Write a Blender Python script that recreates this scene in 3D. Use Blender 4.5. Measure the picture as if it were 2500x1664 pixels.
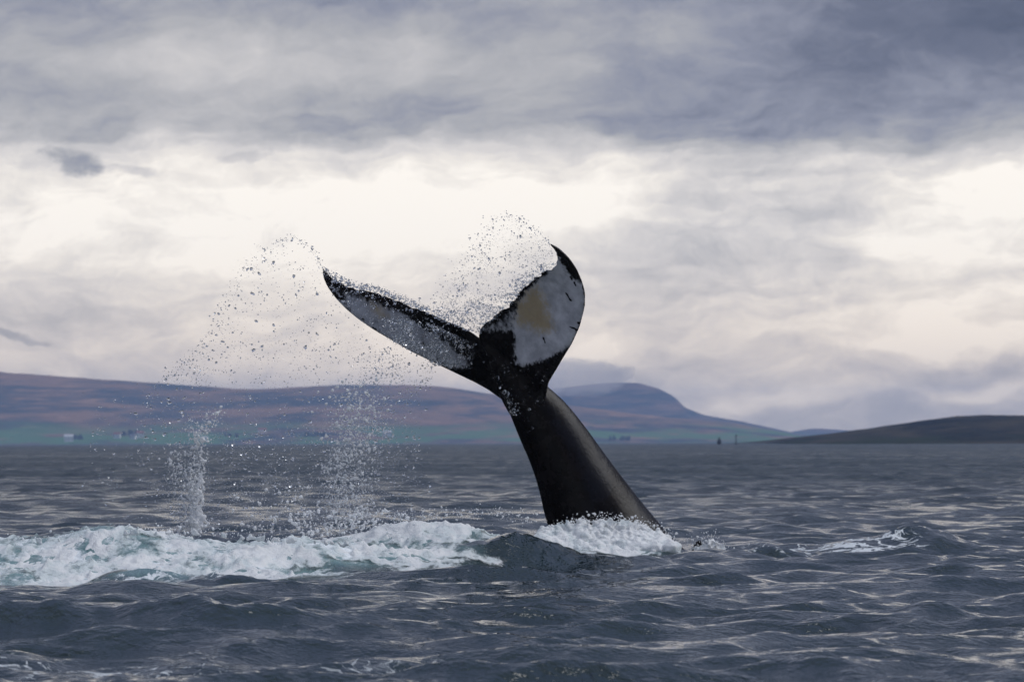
import bpy, bmesh, math, random
import numpy as np
from mathutils import Vector, kdtree

# ------------------------------------------------------------------ clear
for o in list(bpy.data.objects):
    bpy.data.objects.remove(o, do_unlink=True)
scene = bpy.context.scene
COL = scene.collection
rng = np.random.default_rng(7)
random.seed(7)
R = math.radians

# ------------------------------------------------------------------ camera
CAM_H = 1.35                       # eye height above mean water (small boat)
K = 12.5 / 45.0 / 2500.0           # radians per photo pixel
HOR = 1079.0                       # photo row of the horizon at the centre column
ROLL = 0.0030
cam_d = bpy.data.cameras.new('camera')
cam = bpy.data.objects.new('camera', cam_d); COL.objects.link(cam)
cam.location = (0, 0, CAM_H)
cam.rotation_euler = (R(90), ROLL, 0)
cam_d.sensor_width = 36.0
cam_d.lens = 36.0 / (2500.0 * K)
cam_d.shift_y = (HOR - 832.0) / 2500.0
cam_d.clip_start = 0.5
cam_d.clip_end = 60000
cam_d.dof.use_dof = True
cam_d.dof.focus_distance = 36.0
cam_d.dof.aperture_fstop = 5.0
scene.camera = cam

# ------------------------------------------------------------------ render settings
scene.render.engine = 'CYCLES'
cy = scene.cycles
cy.max_bounces = 10; cy.diffuse_bounces = 4; cy.glossy_bounces = 4
cy.transmission_bounces = 8; cy.transparent_max_bounces = 8; cy.volume_bounces = 7
cy.caustics_reflective = False; cy.caustics_refractive = False
cy.sample_clamp_indirect = 6.0
cy.use_denoising = True; cy.denoiser = 'OPENIMAGEDENOISE'; cy.denoising_input_passes = 'RGB_ALBEDO_NORMAL'; cy.denoising_prefilter = 'ACCURATE'
vs = scene.view_settings
vs.view_transform = 'Standard'; vs.look = 'None'; vs.exposure = 0.35; vs.gamma = 1.0
vs.use_curve_mapping = False

# ------------------------------------------------------------------ node helper
class G:
    """tiny expression builder for shader node trees"""
    def __init__(s, tree):
        s.t = tree; s.n = tree.nodes; s.l = tree.links
    def set(s, sock, v):
        if hasattr(v, 'is_output'): s.l.new(v, sock)
        elif v is not None: sock.default_value = v
    def m(s, op, a, b=None, c=None, clamp=False):
        n = s.n.new('ShaderNodeMath'); n.operation = op; n.use_clamp = clamp
        for i, v in enumerate((a, b, c)):
            if v is not None: s.set(n.inputs[i], v)
        return n.outputs[0]
    def add(s, a, b): return s.m('ADD', a, b)
    def sub(s, a, b): return s.m('SUBTRACT', a, b)
    def mul(s, a, b): return s.m('MULTIPLY', a, b)
    def smooth(s, x, lo, hi, a=0.0, b=1.0):
        n = s.n.new('ShaderNodeMapRange'); n.interpolation_type = 'SMOOTHSTEP'
        s.set(n.inputs['Value'], x)
        for k, v in zip(('From Min', 'From Max', 'To Min', 'To Max'), (lo, hi, a, b)): s.set(n.inputs[k], v)
        return n.outputs[0]
    def xyz(s, x, y, z):
        n = s.n.new('ShaderNodeCombineXYZ')
        for i, v in enumerate((x, y, z)): s.set(n.inputs[i], v)
        return n.outputs[0]
    def sep(s, v):
        n = s.n.new('ShaderNodeSeparateXYZ'); s.l.new(v, n.inputs[0]); return n.outputs
    def vscale(s, v, sc):
        n = s.n.new('ShaderNodeVectorMath'); n.operation = 'MULTIPLY'
        s.l.new(v, n.inputs[0]); n.inputs[1].default_value = sc; return n.outputs[0]
    def noise(s, vec, scale=1.0, detail=4.0, rough=0.55, dist=0.0, col=False, lac=2.0):
        n = s.n.new('ShaderNodeTexNoise'); n.noise_dimensions = '3D'
        if vec is not None: s.l.new(vec, n.inputs['Vector'])
        n.inputs['Scale'].default_value = scale; n.inputs['Detail'].default_value = detail
        n.inputs['Roughness'].default_value = rough; n.inputs['Distortion'].default_value = dist
        n.inputs['Lacunarity'].default_value = lac
        return n.outputs['Color'] if col else n.outputs['Fac']
    def voro(s, vec, scale, feat='DISTANCE_TO_EDGE'):
        n = s.n.new('ShaderNodeTexVoronoi'); n.feature = feat
        s.l.new(vec, n.inputs['Vector']); n.inputs['Scale'].default_value = scale
        return n.outputs['Distance']
    def ramp(s, fac, stops, mode='LINEAR'):
        n = s.n.new('ShaderNodeValToRGB'); n.color_ramp.interpolation = mode
        e = n.color_ramp.elements
        while len(e) < len(stops): e.new(0.5)
        for i, (p, c) in enumerate(stops):
            e[i].position = p; e[i].color = (c[0], c[1], c[2], 1) if hasattr(c, '__len__') else (c, c, c, 1)
        s.l.new(fac, n.inputs[0]); return n.outputs[0]
    def mix(s, f, a, b, kind='RGBA', blend='MIX'):
        n = s.n.new('ShaderNodeMix'); n.data_type = kind
        if kind == 'RGBA':
            n.blend_type = blend; i = (0, 6, 7); o = 2
        else:
            i = (0, 2, 3); o = 0
        s.set(n.inputs[i[0]], f)
        for q, v in ((i[1], a), (i[2], b)):
            if isinstance(v, tuple) and len(v) == 3: v = (*v, 1)
            s.set(n.inputs[q], v)
        return n.outputs[o]
    def attr(s, name):
        n = s.n.new('ShaderNodeAttribute'); n.attribute_name = name; return n.outputs['Fac']
    def coord(s, which='Object'):
        n = s.n.new('ShaderNodeTexCoord'); return n.outputs[which]
    def pos(s):
        n = s.n.new('ShaderNodeNewGeometry'); return n.outputs['Position']
    def bump(s, h, strength, dist, normal=None):
        n = s.n.new('ShaderNodeBump'); s.set(n.inputs['Strength'], strength)
        n.inputs['Distance'].default_value = dist; s.l.new(h, n.inputs['Height'])
        if normal is not None: s.l.new(normal, n.inputs['Normal'])
        return n.outputs[0]
    def principled(s, **kw):
        n = s.n.new('ShaderNodeBsdfPrincipled')
        for k, v in kw.items():
            k = k.replace('_', ' ')
            if isinstance(v, tuple) and len(v) == 3 and k != 'Normal' and 'Radius' not in k: v = (*v, 1)
            s.set(n.inputs[k], v)
        return n.outputs[0]

def material(name):
    m = bpy.data.materials.new(name); m.use_nodes = True
    m.node_tree.nodes.clear()
    g = G(m.node_tree)
    out = m.node_tree.nodes.new('ShaderNodeOutputMaterial')
    return m, g, out

# ------------------------------------------------------------------ sky (world)
SUN_AZ, SUN_EL = R(82.0), R(50)
world = bpy.data.worlds.new('World'); scene.world = world; world.use_nodes = True
wt = world.node_tree; wt.nodes.clear(); g = G(wt)
wout = wt.nodes.new('ShaderNodeOutputWorld'); bg = wt.nodes.new('ShaderNodeBackground')
wt.links.new(bg.outputs[0], wout.inputs[0])
sky = wt.nodes.new('ShaderNodeTexSky'); sky.sky_type = 'NISHITA'; sky.sun_disc = False
sky.sun_elevation = SUN_EL; sky.sun_rotation = SUN_AZ
dx, dy, dz = g.sep(g.coord('Generated'))
u0 = g.mul(g.m('ARCTAN2', dx, dy), 90.0)            # heading, 90 units per radian
v0 = g.mul(g.m('ARCSINE', dz), 90.0)                # elevation, same units
# far round the compass and overhead, sample the cloud noise in 3D so nothing pinches
w1 = g.noise(g.xyz(g.mul(u0, 0.22), g.mul(v0, 0.42), 3.1), 1.0, 3.0, 0.55, col=True)
w2 = g.noise(g.xyz(g.mul(u0, 0.8), g.mul(v0, 1.5), 7.7), 1.0, 4.0, 0.6, col=True)
a1, b1, c1 = g.sep(w1); a2, b2, c2 = g.sep(w2)
def c0(x, k): return g.mul(g.sub(x, 0.5), k)
u = g.add(u0, g.add(c0(a1, 3.0), c0(a2, .9)))
v = g.add(v0, g.add(c0(b1, 1.6), c0(b2, 0.55)))
ramp_in = g.m('POWER', g.m('DIVIDE', g.m('MAXIMUM', v, 0.0), 141.4), 0.5)
def P(vv): return math.sqrt(vv / 141.4)
L = g.ramp(ramp_in, [(0.0, .58), (P(.9), .68), (P(1.9), .84), (P(2.9), .82), (P(4), .83), (P(5), .87),
                     (P(6.2), .90), (P(6.9), .76), (P(7.5), .52), (P(8.3), .45), (P(9.6), .44), (P(11.2), .32),
                     (P(15), .25), (P(30), .21), (P(55), .27), (P(90), .60), (1.0, .82)])
blobs = [  # heading, elevation, widths, amount, tilt
    (-2.2, 5.6, 4.8, 1.0, .15, 0.0), (0.6, 5.55, 2.8, .62, .16, -.05), (-8.5, 5.0, 4.5, 1.0, .13, 0.0), (-4.0, 4.2, 3.5, .8, .10, .1),
    (6.3, 6.3, 3.6, 1.3, -.20, .15), (6.6, 4.7, 2.8, 1.0, -.14, .25), (2.9, 4.2, 2.4, 1.3, -.10, .2),
    (11.9, 6.2, 1.7, .5, .26, .1), (9.6, 4.7, 2.2, .32, .22, -.1), (12.4, 5.2, 1.6, .5, .10, 0),
    (10.8, 3.0, 2.4, .8, .14, .1), (6.5, 3.0, 2.5, .7, .04, .1), (11.5, 2.35, 2.6, .30, .12, 0.0),
    (8.0, 9.4, 4.4, 1.6, -.24, .18), (12.6, 10.2, 2.6, 2.4, -.24, 0.0), (5.2, 7.9, 2.6, .6, -.10, .0),
    (7.3, 7.3, 1.6, .5, .08, .0),
    (-7.5, 9.4, 3.4, .75, .17, .08), (-1.5, 9.6, 3.0, 1.1, .06, -.1), (-12.4, 9.8, 1.8, 1.4, -.05, 0),
    (-1.0, 8.0, 4.0, .45, -.06, 0.0), (-8.5, 7.8, 4.0, .5, -.02, 0.0),
    (-11.8, 3.0, 2.6, .55, -.17, .1), (-8.6, 2.6, 1.4, .4, -.08, .2), (-10.9, 4.2, 1.6, .35, -.07, .1),
    (-5.5, 3.6, 3.0, .7, -.04, .1), (-3.0, 2.3, 4.0, .8, .04, 0.0), (1.5, 1.95, 1.4, .28, .18, .1),
    (3.4, 1.6, 1.8, .5, .07, .1), (6.2, 1.95, 2.8, .35, -.12, .0), (11.5, 1.75, 2.6, .42, -.20, .05),
    (3.1, 1.55, .9, .22, -.10, -.25), (4.4, 1.75, .8, .16, -.10, 0), (1.2, 1.45, 1.0, .25, .06, 0),
    (6.2, .98, 2.9, .26, .30, .10), (11.8, 1.15, 1.4, .26, .42, .10), (9.4, .8, 1.1, .5, -.07, 0),
]
for (bu, bv, su, sv, amt, tilt) in blobs:
    du = g.sub(u, bu)
    dv = g.sub(g.sub(v, bv), g.mul(du, tilt))
    q = g.add(g.m('POWER', g.m('ABSOLUTE', g.mul(du, 1 / su)), 2.0), g.m('POWER', g.m('ABSOLUTE', g.mul(dv, 1 / sv)), 2.0))
    L = g.add(L, g.mul(g.m('EXPONENT', g.mul(q, -1.0)), amt))
scn = g.noise(g.xyz(g.mul(u0, 1.6), g.mul(v0, 2.6), 9.0), 1.0, 6.0, .62)
# small dark detached cloud on the left: crisper edge
def scud(L, bu, bv, su, sv, amt, tilt, lo=.15, hi=.75):
    du = g.sub(u, bu); dv = g.sub(g.sub(v, bv), g.mul(du, tilt))
    q = g.add(g.m('POWER', g.m('ABSOLUTE', g.mul(du, 1 / su)), 2.0), g.m('POWER', g.m('ABSOLUTE', g.mul(dv, 1 / sv)), 2.0))
    f = g.smooth(g.add(g.m('EXPONENT', g.mul(q, -1.0)), g.add(c0(b2, .8), c0(scn, 1.2))), lo, hi)
    return g.sub(L, g.mul(f, amt))
L = scud(L, -10.5, 6.8, 1.0, .34, .34, -.15, .30, .95)
L = scud(L, -9.4, 6.55, 1.0, .18, .20, -.12, .30, .95)
L = scud(L, -6.6, 6.8, .5, .18, .12, .1, .3, .8)
L = scud(L, -12.2, 2.55, .8, .16, .26, .0, .3, .9)
# streaky and billowy texture, rising slightly to the right
ur = g.add(g.mul(u, .96), g.mul(v, .30)); vr = g.sub(v, g.mul(u, .16))
t1 = g.noise(g.xyz(g.mul(ur, .32), g.mul(vr, .66), 1.0), 1.0, 6.0, .58)
t2 = g.noise(g.xyz(g.mul(ur, 1.05), g.mul(vr, 1.9), 5.0), 1.0, 7.0, .66)
fade = g.smooth(v0, 25.0, 60.0, 1.0, .35)
tex = g.add(c0(t1, .54), g.mul(c0(t2, .44), g.smooth(v, 9.0, 6.2, .42, 1.0)))
t3 = g.noise(g.xyz(g.mul(u, .16), g.mul(g.sub(v, g.mul(u, .05)), 2.3), 12.0), 1.0, 4.0, .55)
tex = g.add(tex, g.mul(c0(t3, .34), g.mul(g.smooth(v, 9.5, 7.0), g.smooth(v, 1.0, 3.0))))
L = g.add(L, g.mul(tex, fade))
ccol = g.ramp(L, [(0.0, (.070, .078, .125)), (.16, (.130, .138, .195)), (.30, (.250, .256, .318)), (.46, (.415, .405, .418)),
                  (.60, (.560, .535, .530)), (.74, (.730, .685, .655)), (.87, (.91, .845, .77)), (1.0, (1.09, 1.015, .915))])
nish = g.mix(1.0, sky.outputs[0], (0.1, 0.1, 0.1), blend='MULTIPLY')
ccol = g.mix(g.smooth(v0, 10.0, 50.0), ccol, g.mix(1.0, ccol, (.74, .87, 1.12), blend='MULTIPLY'))
low = g.smooth(v0, 5.5, .6)
ccol = g.mix(low, ccol, g.mix(1.0, ccol, (1.14, 1.03, .89), blend='MULTIPLY'))
final = g.mix(0.93, nish, ccol)
wt.links.new(final, bg.inputs['Color']); bg.inputs['Strength'].default_value = 0.875
world.cycles.sampling_method = 'MANUAL'; world.cycles.sample_map_resolution = 1024

# ------------------------------------------------------------------ sun (soft, behind cloud)
sun_d = bpy.data.lights.new('sun', 'SUN'); sun_d.energy = 1.5; sun_d.angle = R(40); sun_d.color = (1, .99, .98)
sun = bpy.data.objects.new('sun', sun_d); COL.objects.link(sun)
sdir = Vector((math.sin(SUN_AZ) * math.cos(SUN_EL), math.cos(SUN_AZ) * math.cos(SUN_EL), math.sin(SUN_EL)))
sun.rotation_euler = (-sdir).to_track_quat('-Z', 'Y').to_euler()
sun.location = sdir * 100

# ------------------------------------------------------------------ helpers
def at(px, py, Y):
    """photo pixel at distance Y -> world point"""
    a, b = px - 1250.0, py - HOR
    a, b = a + ROLL * b, b - ROLL * a
    return np.array([a * K * Y, Y, CAM_H - b * K * Y])

def to_px(p):
    a = p[:, 0] / (K * p[:, 1]); b = (CAM_H - p[:, 2]) / (K * p[:, 1])
    return np.stack([1250 + a - ROLL * b, HOR + b + ROLL * a], 1)

def mesh_obj(name, verts, faces, mat=None, smooth=True, parent=None, uniform=None):
    me = bpy.data.meshes.new(name)
    verts = np.asarray(verts, dtype=np.float32)
    if isinstance(faces, np.ndarray):
        nv = faces.shape[1]; nf = len(faces)
        me.vertices.add(len(verts)); me.vertices.foreach_set('co', verts.ravel())
        me.loops.add(nf * nv); me.loops.foreach_set('vertex_index', faces.astype(np.int32).ravel())
        me.polygons.add(nf); me.polygons.foreach_set('loop_start', np.arange(0, nf * nv, nv, dtype=np.int32))
        try: me.polygons.foreach_set('loop_total', np.full(nf, nv, dtype=np.int32))
        except Exception: pass
        me.update(calc_edges=True)
    else:
        me.from_pydata([tuple(map(float, q)) for q in verts], [], faces); me.update()
    if smooth: me.polygons.foreach_set('use_smooth', np.ones(len(me.polygons), dtype=bool))
    if mat: me.materials.append(mat)
    o = bpy.data.objects.new(name, me); COL.objects.link(o)
    if parent: o.parent = parent
    return o

def tag(o, label=None, category=None, group=None, kind=None):
    for k, v in (('label', label), ('category', category), ('group', group), ('kind', kind)):
        if v: o[k] = v
    return o

def fattr(o, name, arr):
    a = o.data.attributes.new(name, 'FLOAT', 'POINT'); a.data.foreach_set('value', np.asarray(arr, dtype=np.float32))

_perm = np.random.default_rng(3).permutation(4096)
_ang = np.random.default_rng(4).uniform(0, 2 * np.pi, 4096)
_gx, _gy = np.cos(_ang), np.sin(_ang)
def perlin(x, y, seed=0):
    xi = np.floor(x).astype(np.int64); yi = np.floor(y).astype(np.int64)
    xf = x - xi; yf = y - yi
    def gr(i, j, fx, fy):
        h = _perm[(_perm[(i + seed * 131) & 4095] + j) & 4095]
        return _gx[h] * fx + _gy[h] * fy
    u_ = xf * xf * xf * (xf * (xf * 6 - 15) + 10); v_ = yf * yf * yf * (yf * (yf * 6 - 15) + 10)
    n00 = gr(xi, yi, xf, yf); n10 = gr(xi + 1, yi, xf - 1, yf)
    n01 = gr(xi, yi + 1, xf, yf - 1); n11 = gr(xi + 1, yi + 1, xf - 1, yf - 1)
    return (n00 * (1 - u_) + n10 * u_) * (1 - v_) + (n01 * (1 - u_) + n11 * u_) * v_ 
def fbm(x, y, oct=5, seed=0, gain=.5, billow=False):
    a = 1.0; s = 0; tot = 0
    for i in range(oct):
        n = perlin(x * 2 ** i + 17.3 * i, y * 2 ** i - 9.1 * i, seed + i) * 1.5
        if billow: n = np.abs(n) * 2 - .5
        s = s + a * n; tot += a; a *= gain
    return s / tot
def sstep(x, lo, hi):
    t = np.clip((x - lo) / (hi - lo), 0, 1); return t * t * (3 - 2 * t)

# ------------------------------------------------------------------ sea surface model
_w = np.random.default_rng(21)
NW = 190
_lam = np.concatenate([np.exp(_w.uniform(np.log(.22), np.log(2.4), 140)), np.exp(_w.uniform(np.log(2.4), np.log(9), 50))])
_k = 2 * np.pi / _lam
_sl = np.where(_lam < 2.0, .0240, .0240 * (2.0 / _lam) ** 1.45)
_amp = _sl / _k * _w.uniform(.5, 1.4, NW)
_dir = R(-78) + np.clip(_w.normal(0, R(38), NW), -R(100), R(100))
_kx, _ky = _k * np.cos(_dir), _k * np.sin(_dir); _ph = _w.uniform(0, 2 * np.pi, NW)

swells = [  # x, y, half widths, height, of the water the whale has pushed up and the larger single waves
    (-4.3, 38.9, 2.0, .85, .40), (-2.2, 39.6, .8, .6, .20), (-1.1, 42.6, 1.35, 1.0, .42), (-.25, 40.6, .75, .6, .22), (.25, 40.9, .5, .45, .10), (-.9, 40.0, .9, .6, .12),
    (1.3, 43.9, .8, .4, .10), (1.9, 42.4, .6, .4, .05), (-3.1, 35.7, 1.0, .45, .16), (-2.8, 26.2, 1.15, .42, .25), (-1.7, 26.0, .5, .35, .09),
    (5.0, 46.0, .6, .6, .28), (4.3, 45.4, .5, .6, .12), (3.3, 47.0, .5, .5, .10), (2.6, 42.8, .5, .4, .12), (-1.9, 22.6, .5, .3, .07), (2.4, 29.9, .45, .35, .07),
]
def sea(x, y, spacing, lateral=None):
    """displaced water surface: returns x, y, z for rest positions; spacing hides waves finer than the mesh"""
    X = np.zeros_like(x); Yd = np.zeros_like(x); Z = np.zeros_like(x)
    lost = np.zeros_like(x)
    gust = 1.0 + .38 * fbm(x / 9.0, y / 13.0, 3, 40)
    for i in range(NW):
        f = sstep(_lam[i] / spacing, 2.2, 4.5)
        if lateral is not None and _lam[i] > .9: f = np.maximum(f, .95 * sstep(_lam[i] / lateral, 2.5, 5.0))
        lost += (1 - f * f) * (_amp[i] * _k[i]) ** 2 / 2
        if not np.any(f > 0): continue
        p = _kx[i] * x + _ky[i] * y + _ph[i]
        a = _amp[i] * f * (gust if _lam[i] < 3 else 1.0)
        Z += a * np.cos(p); s_ = a * np.sin(p) * 1.0
        X -= s_ * np.cos(_dir[i]); Yd -= s_ * np.sin(_dir[i])
    for (cx, cy_, sx, sy, h) in swells:
        wob = .25 * sy * perlin(x * .9, y * .9, 11)
        Z += h * np.exp(-((x - cx) / sx) ** 2 - ((y - cy_ + wob) / sy) ** 2)
    near = np.abs(y - 34) < 16
    if near.any():
        xs_, ys_ = x[near], y[near]
        tb = np.zeros_like(xs_)
        for (cx, cy_, sx, sy, a) in ((-.1, 40.8, 1.6, 1.0, 1.0), (2.6, 44.0, 1.6, 1.6, .7), (-2.8, 35.4, 2.2, .9, .9), (-2.6, 26.1, 1.5, .5, .9), (4.8, 45.8, 1.0, 1.0, .8), (-1.2, 42.0, 1.6, 1.6, .9)):
            tb = np.maximum(tb, a * np.exp(-((xs_ - cx) / sx) ** 2 - ((ys_ - cy_) / sy) ** 2))
        qx = xs_ + .25 * perlin(xs_ * 1.1, ys_ * .8, 51); qy = ys_ + .3 * perlin(xs_ * .9 + 4, ys_ * .9, 52)
        Z[near] += tb * (.075 * (.35 - np.abs(fbm(qx * 1.25, qy * .75, 4, 53, .55)) * 2.2) + .008 * fbm(qx * 6, qy * 3.5, 3, 54, .6))
    return x + X, y + Yd, Z, lost

def foam_fields(x, y):
    """thick white water, aerated teal water and thin foam lace, 0..1 each"""
    def gs(cx, cy_, sx, sy): return np.exp(-((x - cx) / sx) ** 2 - ((y - cy_) / sy) ** 2)
    n = fbm(x * .9, y * .6, 5, 60); n2 = fbm(x * 2.2, y * 1.6, 4, 70)
    front = 36.3 + .55 * np.sin(x * 1.5 + .6) + .35 * np.sin(x * 3.7) + 1.5 * np.clip((x + 3.6) / 2.0, -1.2, 1)     # ragged near edge of the left foam
    left = sstep(y, front - 1.0, front + .7) * (1 - sstep(y, 39.6, 41.6)) * (1 - sstep(x, -2.5, -1.2))
    mid = 1.05 * gs(-1.25, 42.4, 1.5, 1.5) + .95 * gs(-1.5, 39.6, 1.2, 1.0) + .8 * gs(-2.3, 39.4, .8, 1.3) + .75 * gs(.1, 43.0, .8, .8)
    base = 1.2 * gs(.95, 43.6, .85, .55) + .8 * gs(1.6, 43.9, .55, .4)
    thick = np.clip(np.maximum(np.maximum(left * 1.05, mid), base), 0, 1.2)
    aer = np.clip(np.maximum(thick, .8 * gs(-3.6, 36.2, 2.4, 1.1)), 0, 1)
    lace = .66 * gs(3.0, 45.0, 1.7, 2.4) + .60 * gs(4.5, 45.2, .9, 1.4) + .74 * gs(-2.5, 22.3, 1.3, 1.0) + .42 * gs(-.7, 22.2, .9, .9) \
        + .65 * gs(2.05, 30.0, .35, .5) + .75 * gs(-3.4, 35.4, 1.0, .6) + .5 * gs(1.7, 42.7, .8, .6) + .5 * gs(-.6, 39.4, 1.2, .6)
    return np.clip(thick + .34 * n + .16 * n2 * (thick > .02), 0, 1.3), np.clip(aer + .3 * n, 0, 1), np.clip(lace + .25 * n, 0, 1)

# ------------------------------------------------------------------ water material
def mat_water():
    m, g, out = material('sea_water')
    p = g.pos()
    foam, aer, lace = g.attr('foam'), g.attr('aer'), g.attr('lace')
    deep = g.mix(g.noise(p, .35, 2.0), (.006, .016, .020), (.011, .026, .030))
    teal = g.mix(g.noise(p, 3.0, 4.0), (.045, .105, .110), (.24, .36, .37))
    col = g.mix(g.smooth(g.add(aer, c0_(g, g.noise(p, 2.2, 4.0), .5)), .30, .95), deep, teal)
    # thin lace of bubbles: ridges of distorted noise
    warp = g.n.new('ShaderNodeVectorMath'); warp.operation = 'ADD'
    g.l.new(p, warp.inputs[0])
    g.l.new(g.vscale(g.noise(p, 1.6, 3.0, col=True), (.8, .8, 0)), warp.inputs[1])
    wp = g.vscale(warp.outputs[0], (1, .62, 0))
    r1 = g.sub(1.0, g.mul(g.m('ABSOLUTE', g.sub(g.noise(wp, 2.8, 5.0, .6), .5)), 9.0))
    r2 = g.noise(wp, 9.0, 4.0, .65)
    lf = g.add(g.mul(g.m('MAXIMUM', r1, 0.0), .75), c0_(g, r2, 1.1))
    lacef = g.smooth(g.add(lf, g.mul(g.sub(lace, 1.0), 1.15)), .12, .42)
    thickf = g.smooth(g.add(g.mul(foam, .62), c0_(g, g.noise(g.vscale(p, (1, .5, 1)), 4.5, 6.0, .65), 1.5)), .55, .85)
    ff = g.m('MAXIMUM', g.mul(lacef, .85), thickf)
    col = g.mix(ff, col, (.80, .84, .86))
    gustn = g.smooth(g.noise(g.vscale(p, (.035, .06, 0)), 1.0, 5.0, .6), .3, .7, .62, 1.1)
    rough = g.mix(ff, g.m('MAXIMUM', g.mul(g.attr('unresolved'), gustn), .045), .6, kind='FLOAT')
    # ripples finer than the mesh, patchy like cat's-paws
    pn = g.vscale(p, (1.0, .75, 1.0))
    h = g.add(g.mul(g.noise(pn, 7.0, 3.0, .55), .7), g.mul(g.noise(pn, 19.0, 3.0, .55), .25))
    patch = g.smooth(g.noise(p, .22, 3.0), .32, .68, .3, 1.0)
    farw = g.smooth(g.attr('unresolved'), .10, .30)
    lw = g.noise(g.vscale(p, (.42, .55, 0)), 1.0, 4.0, .6)
    nrm = g.bump(lw, g.mul(farw, 1.0), .55)
    mw = g.noise(g.vscale(p, (1.7, 1.3, 0)), 1.0, 5.0, .68, .25)
    nrm = g.bump(mw, g.smooth(g.attr('unresolved'), .072, .13, .42, .95), .24, nrm)
    nrm = g.bump(h, g.mul(patch, .9), .085, nrm)
    nrm = g.bump(g.noise(p, 30.0, 5.0, .7), g.mul(ff, .8), .03, nrm)
    sh = g.principled(Base_Color=col, Roughness=rough, IOR=1.333, Normal=nrm)
    g.l.new(sh, out.inputs[0])
    return m
def c0_(g, x, k): return g.mul(g.sub(x, 0.5), k)
M_WATER = mat_water()

# ------------------------------------------------------------------ the sea: one sheet, finer where it is looked at
def build_sea():
    r = [3.0]
    while r[-1] < 11800:
        d = r[-1]
        f = .05 if d < 15 else (.0038 if d < 60 else (.0047 if d < 330 else (.0075 if d < 1000 else .03)))
        r.append(d * (1 + f))
    r = np.array(r)
    fine = np.linspace(R(-9.4), R(9.4), 570)
    step = fine[1] - fine[0]; side = [fine[-1]]
    while side[-1] < R(179):
        st = min(step * 1.10, R(4)); step = st
        side.append(side[-1] + st)
    side = np.array(side[1:]); side = side[side < R(178)]
    az = np.concatenate([-side[::-1], fine, side])
    daz = np.gradient(az)
    A, Rr = np.meshgrid(az, r)
    x = (Rr * np.sin(A)).ravel(); y = (Rr * np.cos(A)).ravel()
    lateral = (r[:, None] * daz[None, :]).ravel()
    sp = np.maximum(np.gradient(r)[:, None] * .8, (r[:, None] * daz[None, :])).ravel()
    X, Y, Z, lost = sea(x, y, sp, lateral)
    flat = sstep(np.hypot(x, y), 4500, 6300)
    Z = Z * (1 - flat)
    n, mcol = len(r), len(az)
    idx = np.arange(n * mcol).reshape(n, mcol)
    q = np.stack([idx[:-1, :-1], idx[:-1, 1:], idx[1:, 1:], idx[1:, :-1]], -1).reshape(-1, 4)[:, ::-1]
    q2 = np.stack([idx[:-1, -1], idx[:-1, 0], idx[1:, 0], idx[1:, -1]], -1)[:, ::-1]
    o = mesh_obj('sea', np.stack([X, Y, Z], 1), np.concatenate([q, q2]), M_WATER)
    th, ae, la = foam_fields(x, y)
    fattr(o, 'foam', th); fattr(o, 'aer', ae); fattr(o, 'lace', la)
    fattr(o, 'unresolved', np.minimum(.8 * np.sqrt(np.sqrt(2 * lost)), .07 + .40 * sstep(np.hypot(x, y), 34, 230)))   # slope of waves too fine for the mesh, as gloss
    tag(o, 'choppy slate grey sea reaching to the far shore', kind='structure')
    print('sea', n, mcol, n * mcol)
    return o
build_sea()

# ------------------------------------------------------------------ hills
def mat_hill(name, moor, dark, field, field_top, soft=1.0):
    m, g, out = material(name)
    p = g.pos(); x, y, z = g.sep(p)
    pw = g.xyz(g.mul(x, .0042 * soft), g.mul(y, .0016 * soft), g.mul(z, .040 * soft))
    n1 = g.noise(pw, 1.0, 6.0, .62, .4); n2 = g.noise(pw, 3.7, 5.0, .6)
    c = g.mix(g.smooth(g.add(n1, c0_(g, n2, .35)), .38, .64), dark, moor)
    c = g.mix(g.smooth(n2, .56, .72, 0, .7), c, tuple(min(1, q * 1.5) for q in moor))
    fl = g.smooth(g.add(z, c0_(g, n1, 60.0)), field_top * 1.15, field_top * .35)
    fm = g.mul(fl, g.smooth(g.noise(g.xyz(g.mul(x, .006), g.mul(y, .003), g.mul(z, .05)), 1.0, 4.0), .42, .56))
    c = g.mix(fm, c, field)
    nb = g.bump(g.noise(p, .02, 6.0, .65), .8, 14.0)
    sh = g.principled(Base_Color=c, Normal=nb, Roughness=.95, Specular_IOR_Level=.05)
    g.l.new(sh, out.inputs[0]); return m

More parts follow.
